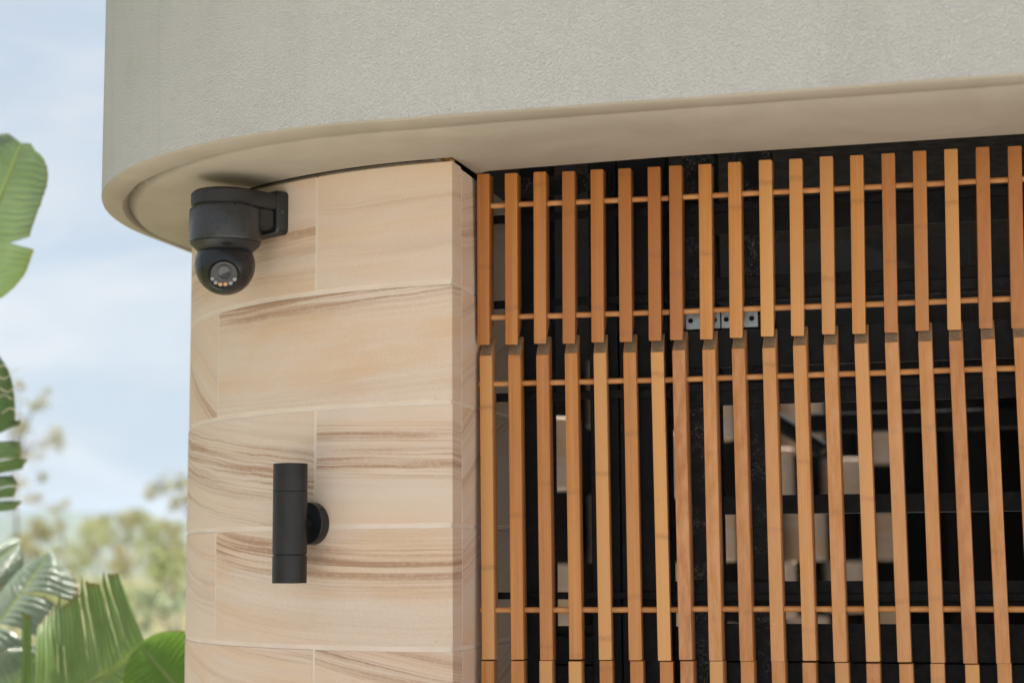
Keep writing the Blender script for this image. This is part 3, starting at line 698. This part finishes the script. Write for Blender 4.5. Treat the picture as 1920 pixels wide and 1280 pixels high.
for k in range(9):
    a = tz + R(3 + (k-4)*2.0); b = bmesh.new(); dv = Vector((math.cos(a), math.sin(a), 0)); tv = Vector((-dv.y, dv.x, 0))
    hh = .0042 if k in (4, 5) else .003
    c0 = Z0 + dv*.0800 + Vector((0, 0, .8030)); n_ = (dv*.656 + Vector((0, 0, -.755))).normalized(); s_ = (dv*.755+Vector((0, 0, .656))).normalized()
    q = [c0 + tv*(.0009*i) + s_*(hh*j) + n_*.0006 for i, j in ((-1, -1), (1, -1), (1, 1), (-1, 1))]; q2 = [x_ - n_*.003 for x_ in q]
    va = [b.verts.new(x_) for x_ in q]; vb = [b.verts.new(x_) for x_ in q2]; b.faces.new(va); b.faces.new(list(reversed(vb)))
    for i in range(4): b.faces.new((va[i], vb[i], vb[(i+1) % 4], va[(i+1) % 4]))
    spart('vent_slot', b, 'black', collar)
# ball with flattened lens face
BC = Z0 + Vector((0, 0, .759)); BR = .0782
ld = (RIGHT*.105 - UPV*.40 - FWD*.905).normalized(); lx = (RIGHT - ld*RIGHT.dot(ld)).normalized(); ly = ld.cross(lx)
if ly.dot(UPV) < 0: ly = -ly
bm = bmesh.new(); prof = []
fr_ = .0430; fh = math.sqrt(BR*BR-fr_*fr_)
for i in range(0, 41):
    a = math.pi*(1-i/40); prof.append((BR*math.sin(a), BR*math.cos(a)))
prof = [p for p in prof if p[1] < fh-.001] + [(fr_, fh), (fr_-.002, fh+.0012), (fr_-.006, fh-.003), (.0335, fh-.0052), (0, fh-.0052)]
prof[0] = (0, prof[0][1]); bm_lathe(bm, prof, 72, BC, ld); ball = spart('dome_ball', bm, 'ball', angle=24)
bm = bmesh.new(); bm_lathe(bm, [(0, fh-.0053), (.0334, fh-.0053), (.0334, fh-.0046), (0, fh-.0046)], 48, BC, ld); spart('face_glass', bm, 'gloss', ball)
LC = BC + lx*.0004 + ly*.0045
bm = bmesh.new(); bm_lathe(bm, [(.0200, fh-.0048), (.0200, fh-.001), (.0185, fh), (.0165, fh), (.0150, fh-.003), (.0115, fh-.0035), (.0110, fh-.003), (.0098, fh-.003), (.0090, fh-.0048)], 40, LC, ld); lens = spart('lens', bm, 'lensr', ball)
bm = bmesh.new(); bm_lathe(bm, [(.0148, fh-.0032), (.009, fh-.0018), (0, fh-.001)], 32, LC, ld); spart('lens_glass', bm, 'lensg', ball, 60)
for rr0, rr1, up in ((.0098, .0108, -.0016), (.0050, .0062, -.0006), (0, .0026, -.0002)):
    bm = bmesh.new(); bm_lathe(bm, [(rr0, fh+up), (rr1, fh+up), (rr1, fh+up-.001), (rr0, fh+up-.001)], 28, LC, ld); spart('lens_ring', bm, 'lensi', ball)
for k, (dx, dy) in enumerate(((-23, -11), (-17, -18.2), (-8.6, -22), (1, -22), (11, -20), (19, -13.5))):
    c = LC + lx*(dx/735) + ly*(dy/735*1.09); bm = bmesh.new()
    bm_lathe(bm, [(.0058, fh-.005), (.0058, fh-.0030), (.0050, fh-.0022), (.0042, fh-.0028), (.002, fh-.0022), (0, fh-.002)], 18, c, ld); spart('led', bm, 'ledo' if k in (2, 3) else 'ledw', ball, 60)
# fine shell seam
bm = bmesh.new(); pts = []
for i in range(41):
    a = -2.6 + 2.3*i/40; c = -lx*.70*BR; r_ = math.sqrt(BR*BR-(.70*BR)**2); sd_ = ld.cross(lx); pts.append(BC + c*1.0 + (ld*math.cos(a+1.45) + Vector(ly)*math.sin(a+1.45))*(r_-.00015))
bm_tube(bm, pts, [.0004]*41, 6); spart('shell_seam', bm, 'black', ball)

# ------------------------------------------------------------------ wall lamp
LP, LN = wall_at(590); LT = Vector((-LN.y, LN.x, 0)); DL = .086
LA = LP + LN*DL
lamp = tag(empty('wall_lamp', (LP.x, LP.y, EH+.099)), 'dark bronze tube up-down wall lamp on the sandstone', 'wall lamp'); O3 = Vector(lamp.location)
zz = Vector((LA.x, LA.y, EH+.006)); rl = .0432
def seg_(h0, h1): return [(rl-.0012, h0), (rl, h0+.0010), (rl, h1-.0010), (rl-.0012, h1)]
bm = bmesh.new(); bm_lathe(bm, [(rl-.0035, -.02), (rl-.0035, .0152)] + seg_(.0150, .1725) + [(rl-.0010, .1727)] + [(rl-.0003, .1729), (rl, .1733), (rl, .2410), (rl-.0008, .2420), (rl-.004, .2420), (rl-.005, .2300), (0, .2300)], 64, zz); spart('tube_body', bm, 'lamp', lamp)
bm = bmesh.new(); bm_lathe(bm, [(0, -.044), (rl-.005, -.044), (rl-.004, -.0560), (rl-.0010, -.0560), (rl, -.0550), (rl, .0120), (rl-.0012, .0130), (rl-.006, .0130)], 64, zz); spart('lower_tube', bm, 'lamp', lamp)
for h, s_ in ((.2302, 1), (-.0442, -1)):
    bm = bmesh.new(); bm_lathe(bm, [(0, h), (rl-.006, h), (rl-.006, h+s_*.002), (0, h+s_*.002)], 32, zz); spart('lamp_glass', bm, 'lensg', lamp)
bm = bmesh.new(); bm_lathe(bm, [(0, 0), (.0535, 0), (.0540, .001), (.0540, .0265), (.0528, .0280), (.0500, .0283), (0, .0283)], 56, Vector((LP.x, LP.y, EH+.099)) - LN*.001, LN); bp_ = spart('backplate', bm, 'lampd', lamp)
for a in (40, 200):
    side = (LT*math.cos(R(a)) + Vector((0, 0, 1))*math.sin(R(a))); b = bmesh.new(); bm_lathe(b, [(.0028, -.001), (.0028, .0006), (0, .0006)], 10, Vector((LP.x, LP.y, EH+.099)) + LN*.014 + side*.0538, side); spart('grub_screw', b, 'black', bp_)
bm = bmesh.new(); bm_tube(bm, [LP + LN*.02 + Vector((0, 0, EH+.099)), LP + LN*(DL-.02) + Vector((0, 0, EH+.099))], [.020, .020], 24); spart('arm', bm, 'lampd', lamp)

# ------------------------------------------------------------------ broad-leaved plants
ML = [m_leaf('glossy_leaf', (.17, .225, .14), (.24, .30, .20), .2, .24), m_leaf('pale_leaf', (.20, .26, .19), (.27, .32, .24), .15, .25), m_leaf('bright_leaf', (.17, .26, .08), (.25, .34, .13), .4, .24), m_leaf('shade_toned_leaf', (.07, .11, .07), (.11, .155, .10), .12, .28), m_leaf('sun_toned_leaf', (.14, .27, .03), (.19, .33, .05), .5, .28)]  # sun and shade on the leaves put into lighter and darker greens
MS = m_plain('leaf_stalk', (.10, .15, .05), .5, .4)
def bez(P, t):
    Q = [p.copy() for p in P]
    while len(Q) > 1: Q = [a.lerp(b, t) for a, b in zip(Q, Q[1:])]
    return Q[0]
def leaf(plant, ctrl, width, nrm, mat, sweep=.45, fold=(.25, .25), tears=((), ()), droop=.15, n=110, m=9, gapk=.03, g0=.0, seed=0, shape=None, sides=(1, -1)):
    rg = random.Random(seed); P = [Vector(p) for p in ctrl]; nrm = nrm.normalized()
    bm = bmesh.new(); uvl = bm.loops.layers.uv.new('UVMap'); uvs = {}
    shape = shape or (lambda t: (max(0, math.sin(math.pi*min(1, t*.92+.08))))**.55)
    for si, sgn in enumerate((1, -1)):
        if sgn not in sides: continue
        tr = sorted(tears[si]); bounds = [0] + list(tr) + [1]
        for bi, (ta, tb) in enumerate(zip(bounds, bounds[1:])):
            cnt = max(3, int(n*(tb-ta))); prev = None
            tilt = rg.uniform(-.30, .30) if tr else 0; gap = gapk if tr else 0; lenf = rg.uniform(.86, 1.05) if tr else 1; slant = rg.uniform(-.16, .22) if len(tr) > 2 else 0
            for i in range(cnt+1):
                f = i/cnt; t = ta + (tb-ta)*f
                p = bez(P, min(t, .999)); tg = (bez(P, min(t+.01, 1)) - bez(P, max(t-.01, 0))).normalized()
                sd_ = tg.cross(nrm).normalized()*sgn; nn = sd_.cross(tg).normalized()*sgn
                if nn.dot(nrm) < 0: nn = -nn
                dirv = (sd_*math.cos(sweep) + tg*math.sin(sweep)).normalized()
                wd = width*shape(t)*lenf*(1+slant*(f-.5)); row = []
                for j in range(m+1):
                    g = j/m
                    ge = max(0, (g-g0)/(1-g0)); pinch = (ta + (tb-ta)*(.5+(f-.5)*(1-gap*8*ge))) if tr else t
                    q = bez(P, min(max(pinch + (.012*mnoise.noise(Vector((g*3.1, (ta if f < .5 else tb)*17, seed)))*min(1, ge*3) if 0 < t < 1 else 0), 0), .999)) if tr else p
                    up_ = fold[si]*g - (fold[si]+droop)*g*g*1.15 + tilt*ge*(.4+.6*ge)
                    rip = .0075*math.sin(t*150+seed)*min(1, g*2) + .02*mnoise.noise(Vector((t*7, g*2, seed+sgn)))*g
                    fr2 = rg.uniform(-.012, .012) if (j == m and tr) else 0
                    q = q + dirv*(wd*g*(1+fr2)) + nn*(wd*(up_+rip))
                    v = bm.verts.new(q); uvs[v] = (t, g*sgn); row.append(v)
                if prev:
                    for j in range(m):
                        bm.faces.new((prev[j], row[j], row[j+1], prev[j+1]) if sgn > 0 else (prev[j], prev[j+1], row[j+1], row[j]))
                prev = row
    for f in bm.faces:
        for lp in f.loops: lp[uvl].uv = uvs[lp.vert]
    o = mesh_obj('leaf', bm, mat, None, smooth=True); o.parent = plant; o.location = -Vector(plant.location)
    mb = bmesh.new(); bm_tube(mb, [bez(P, i/24) - nrm*.004 for i in range(25)], [.0095*(1-.85*i/24) for i in range(25)], 8)
    r_ = mesh_obj('midrib', mb, MS, None, smooth=True); r_.parent = o
    return o
def stalk(plant, a, b, bend, r0, r1):
    a, b = Vector(a), Vector(b); c = a.lerp(b, .6) + Vector(bend); bm = bmesh.new()
    bm_tube(bm, [bez([a, c, b], i/20) for i in range(21)], [r0 + (r1-r0)*i/20 for i in range(21)], 8)
    o = mesh_obj('leaf_stalk', bm, MS, None, smooth=True); o.parent = plant; o.location = -Vector(plant.location)
TOC = -FWD
base1 = at(-170, 1400, 6.6); base1.z = 0
pl1 = tag(empty('giant_leaf_plant', base1), 'tall banana-like plant whose leaves enter high at the left edge', 'plant')
# top leaf: blunt notched tip pointing up
blunt = lambda t: math.sqrt(max(0, 1-((.32-t)/.32)**2*.9)) if t < .32 else 1.0 if t < .70 else math.sqrt(max(0, 1-((t-.70)/.30)**2*.86))
leaf(pl1, [at(-62, 585, 6.5), at(-38, 480, 6.45), at(-2, 372, 6.4), at(40, 268, 6.42)], .172, TOC + UPV*.75 + RIGHT*.12, ML[0], .30, (.10, .20), ((.42,), ()), .15, gapk=.02, g0=.55, seed=3, shape=blunt, n=120)
leaf(pl1, [at(-50, 960, 6.7), at(-42, 860, 6.65), at(-30, 760, 6.6), at(-8, 645, 6.6)], .170, TOC + UPV*.2 + RIGHT*.25, ML[3], .06, (.10, .2), ((.08, .16, .24, .33, .46), ()), .15, seed=5, shape=lambda t: .95*math.sin(math.pi*min(1, .5+.5*t))**.5 if t > .5 else .95)
leaf(pl1, [at(-110, 1110, 6.9), at(-90, 1060, 6.9), at(-60, 1000, 6.9), at(-25, 930, 6.9)], .13, TOC + RIGHT*.2, ML[3], .2, (.1, .1), ((.3, .6), ()), .2, seed=8)
for a, b in ((at(-62, 585, 6.5), (-.1, 0, .3)), (at(-50, 960, 6.7), (.0, 0, .2)), (at(-110, 1110, 6.9), (.1, 0, .1))): stalk(pl1, base1 + Vector((rnd.uniform(-.06, .06), rnd.uniform(-.06, .06), 0)), a, b, .028, .012)
bm = bmesh.new()
for k, (x, y) in enumerate(((20, 690), (10, 705), (25, 730), (8, 745), (28, 770))):
    p0 = at(x-25, y, 6.42); pts = [p0 + RIGHT*(.011*i) + UPV*(.010*math.sin(i*.9+k*1.3)) - FWD*(.003*math.cos(i*.7+k)) for i in range(8)]; bm_tube(bm, pts, [.0016]*8, 5)
o = mesh_obj('dry_fibres', bm, m_plain('dry_fibre', (.5, .43, .33), .8), None); o.parent = pl1; o.location = -Vector(base1)
base2 = at(60, 2000, 6.3); base2.z = 0
pl2 = tag(empty('giant_leaf_plant', base2), 'banana-like plant with torn green leaves at the lower left', 'plant')
# torn leaf with upright strips
leaf(pl2, [at(40, 1345, 6.05), at(120, 1310, 6.1), at(200, 1270, 6.15), at(272, 1205, 6.2)], .45, TOC + UPV*.55 + RIGHT*.2, ML[2], .36, (.05, .05), ((.3, .6), (.10, .30, .36, .56, .62, .80, .87)), .10, gapk=.018, seed=11, shape=lambda t: .92*(1-.18*t) if t < .86 else .92*(.845-(t-.86)*1.2), n=120)
leaf(pl2, [at(420, 1420, 5.9), at(370, 1330, 5.95), at(320, 1275, 6.0), at(262, 1208, 6.1)], .20, TOC + UPV*.35 - RIGHT*.1, ML[4], .30, (.25, .15), ((), ()), .1, seed=13)
# pale glossy leaf turned to the light, sun reflection partly in its colour
leaf(pl2, [at(-130, 1290, 6.6), at(-40, 1215, 6.6), at(30, 1135, 6.65), at(95, 1030, 6.75)], .25, TOC*.55 + UPV*1.0 - RIGHT*.25, ML[1], .35, (.35, .25), ((.5, .72), (.35,)), .3, seed=17)
leaf(pl2, [at(-160, 1150, 7.0), at(-90, 1110, 7.0), at(-20, 1060, 7.0), at(40, 1015, 7.05)], .17, TOC*.6 + UPV*.8, ML[1], .35, (.3, .3), ((.6,), ()), .3, seed=19)
leaf(pl2, [at(-80, 1400, 6.35), at(-20, 1350, 6.35), at(30, 1290, 6.4), at(80, 1215, 6.45)], .17, TOC + UPV*.3, ML[0], .35, (.2, .2), ((.4, .6), (.5,)), .2, seed=23)
for a in (at(40, 1345, 6.05), at(420, 1420, 5.9), at(-130, 1290, 6.6), at(-160, 1150, 7.0), at(-80, 1400, 6.35)): stalk(pl2, base2 + Vector((rnd.uniform(-.08, .08), rnd.uniform(-.08, .08), 0)), a, (0, 0, .1), .026, .012)

# ------------------------------------------------------------------ trees and shrubs beyond
MF = [m_foliage('gum_foliage', (.27, .25, .12), (.40, .36, .19), .5), m_foliage('yellow_green_foliage', (.28, .31, .14), (.42, .42, .21), .5), m_foliage('pale_foliage', (.28, .33, .20), (.42, .46, .30), .45), m_foliage('dark_foliage', (.08, .10, .05), (.13, .15, .07), .4)]  # foliage lightened so sun and pale haze sit in the colour
MB = m_plain('tree_bark', (.30, .26, .21), .85, .2, 0, .35, 4)
def foliage(bm, c, rad, nleaf, ls, rg):
    for _ in range(nleaf):
        while True:
            d = Vector((rg.uniform(-1, 1), rg.uniform(-1, 1), rg.uniform(-1, 1)))
            if .1 < d.length < 1: break
        p = c + Vector((d.x*rad[0], d.y*rad[1], d.z*rad[2]))
        a = Vector((rg.gauss(0, 1), rg.gauss(0, 1), rg.gauss(0, .8))).normalized(); b = a.cross(Vector((rg.gauss(0, 1), rg.gauss(0, 1), rg.gauss(0, 1)))).normalized()
        l_, w_ = ls*rg.uniform(.7, 1.3), ls*.3*rg.uniform(.7, 1.3)
        v = [bm.verts.new(p+a*l_), bm.verts.new(p+b*w_), bm.verts.new(p-a*l_), bm.verts.new(p-b*w_)]; bm.faces.new(v)
def tree(label, clumps, z, mat, seed, cat='tree', name='gum_tree', ls=.22, group='trees beyond the garden', per=90, trunk_px=None):
    rg = random.Random(seed); pts = [at(px, py, z+rg.uniform(-.06, .06)*z) for px, py, _ in clumps]
    g = at(trunk_px if trunk_px is not None else sum(c[0] for c in clumps)/len(clumps), 1080, z); g.z = -.02*max(0, z-20)**.9*.35 - .1
    t = tag(empty(name, g), label, cat, group); fb, tb = bmesh.new(), bmesh.new()
    top = max(pts, key=lambda p: p.z); fork = g.lerp(top, .72)
    hgt = (top-g).length; r0 = max(.015, .008*hgt)
    bm_tube(tb, [g, g.lerp(fork, .5) + Vector((.03*hgt, 0, 0)), fork], [r0, r0*.8, r0*.55], 8)
    for (px, py, rp), p in zip(clumps, pts):
        rm = rp/FPX*z
        mid = fork.lerp(p, .5) + Vector((0, 0, .08*hgt)); bm_tube(tb, [bez([fork, mid, p], i/6) for i in range(7)], [r0*.45*(1-.85*i/6) for i in range(7)], 6)
        for _ in range(7):
            o = Vector((rg.uniform(-1, 1), rg.uniform(-1, 1), rg.uniform(-.7, .7)))*rm*.75
            foliage(fb, p+o, (rm*.55, rm*.55, rm*.40), per//8+5, ls*rm*rg.uniform(.8, 1.3), rg)
    for nm, b, mt in (('trunk', tb, MB), ('crown', fb, mat)):
        o = mesh_obj(nm, b, mt, None, smooth=(nm == 'trunk')); o.parent = t; o.location = -g
tree('thin gum tree with sparse crown close to the left-hand leaves', [(70, 760, 24), (95, 815, 26), (62, 845, 22), (40, 800, 25), (105, 835, 18), (20, 860, 22), (-10, 740, 30), (85, 735, 12), (25, 905, 24), (58, 935, 22), (5, 950, 28), (75, 895, 16), (35, 720, 16)], 24, MF[0], 1, trunk_px=15, per=60)
tree('gum tree crown touching the stone wall edge above the hills', [(300, 915, 26), (330, 905, 28), (285, 925, 18), (350, 935, 26), (375, 900, 32), (320, 950, 14)], 30, MF[0], 2, trunk_px=372, per=80)
tree('small isolated gum tuft above the yellow-green trees', [(110, 950, 15), (125, 943, 13), (100, 958, 10), (90, 948, 9)], 34, MF[0], 3, trunk_px=108, per=60)
for k, (x0, y0, lab) in enumerate(((70, 1005, 'low yellow-green tree furthest left in the blurred tree band'), (160, 1000, 'rounded yellow-green tree left of centre in the blurred band'), (225, 985, 'yellow-green tree in the middle of the blurred band'), (285, 985, 'warm green tree right of centre in the blurred band'), (335, 1000, 'green tree of the blurred band beside the wall'))):
    rg = random.Random(40+k); tree(lab, [(x0+rg.uniform(-38, 38), y0+rg.uniform(-18, 34), rg.uniform(13, 24)) for _ in range(10)], 40+k*5, MF[1 if k % 2 else 0], 50+k, name='broad_tree', per=80, ls=.24)
for k, (x0, y0, z, mt, lab) in enumerate(((310, 1130, 15, 2, 'pale silvery shrub near the foot of the wall edge'), (250, 1170, 13, 2, 'pale blurred shrub behind the torn leaf'), (120, 1110, 17, 1, 'yellowish shrub behind the upright leaf strips'), (320, 1060, 19, 1, 'green shrub under the gum crown by the wall'), (40, 1090, 20, 3, 'dark shrub behind the pale glossy leaf'), (180, 1220, 11, 2, 'low pale shrub between the two lower leaves'))):
    rg = random.Random(70+k); tree(lab, [(x0+rg.uniform(-45, 45), y0+rg.uniform(-25, 40), rg.uniform(18, 34)) for _ in range(8)], z, MF[mt], 80+k, 'shrub', 'garden_shrub', ls=.26, group='shrubs beyond the plants', per=70)

for k, (x0, y0, z, mt, lab) in enumerate(((120, 1035, 60, 1, 'far low tree at the left of the valley'), (200, 1040, 66, 0, 'far olive tree at the centre of the valley'), (290, 1040, 62, 1, 'far low tree at the right of the valley'), (345, 1110, 24, 2, 'pale bush half hidden by the stone wall'), (215, 1110, 26, 1, 'yellow-green bush in the middle distance'))):
    rg = random.Random(170+k); tree(lab, [(x0+rg.uniform(-50, 50), y0+rg.uniform(-14, 26), rg.uniform(16, 28)) for _ in range(8)], z, MF[mt], 180+k, 'bush', 'distant_bush', ls=.24, group='bushes in the valley', per=70)

# ------------------------------------------------------------------ haze
s = NT('haze_air'); s.t.nodes.remove(s.b); pv = s.n('ShaderNodeVolumePrincipled'); pv.inputs['Density'].default_value = .0002; pv.inputs['Color'].default_value = (.62, .79, 1, 1); pv.inputs['Anisotropy'].default_value = .0
s.l(pv.outputs[0], s.out.inputs['Volume'])
tag(box('haze', (-1950, -1950, -45), (1950, 1950, 75), s.mat, None), 'thin bluish haze over the distant hills', 'haze', kind='stuff')
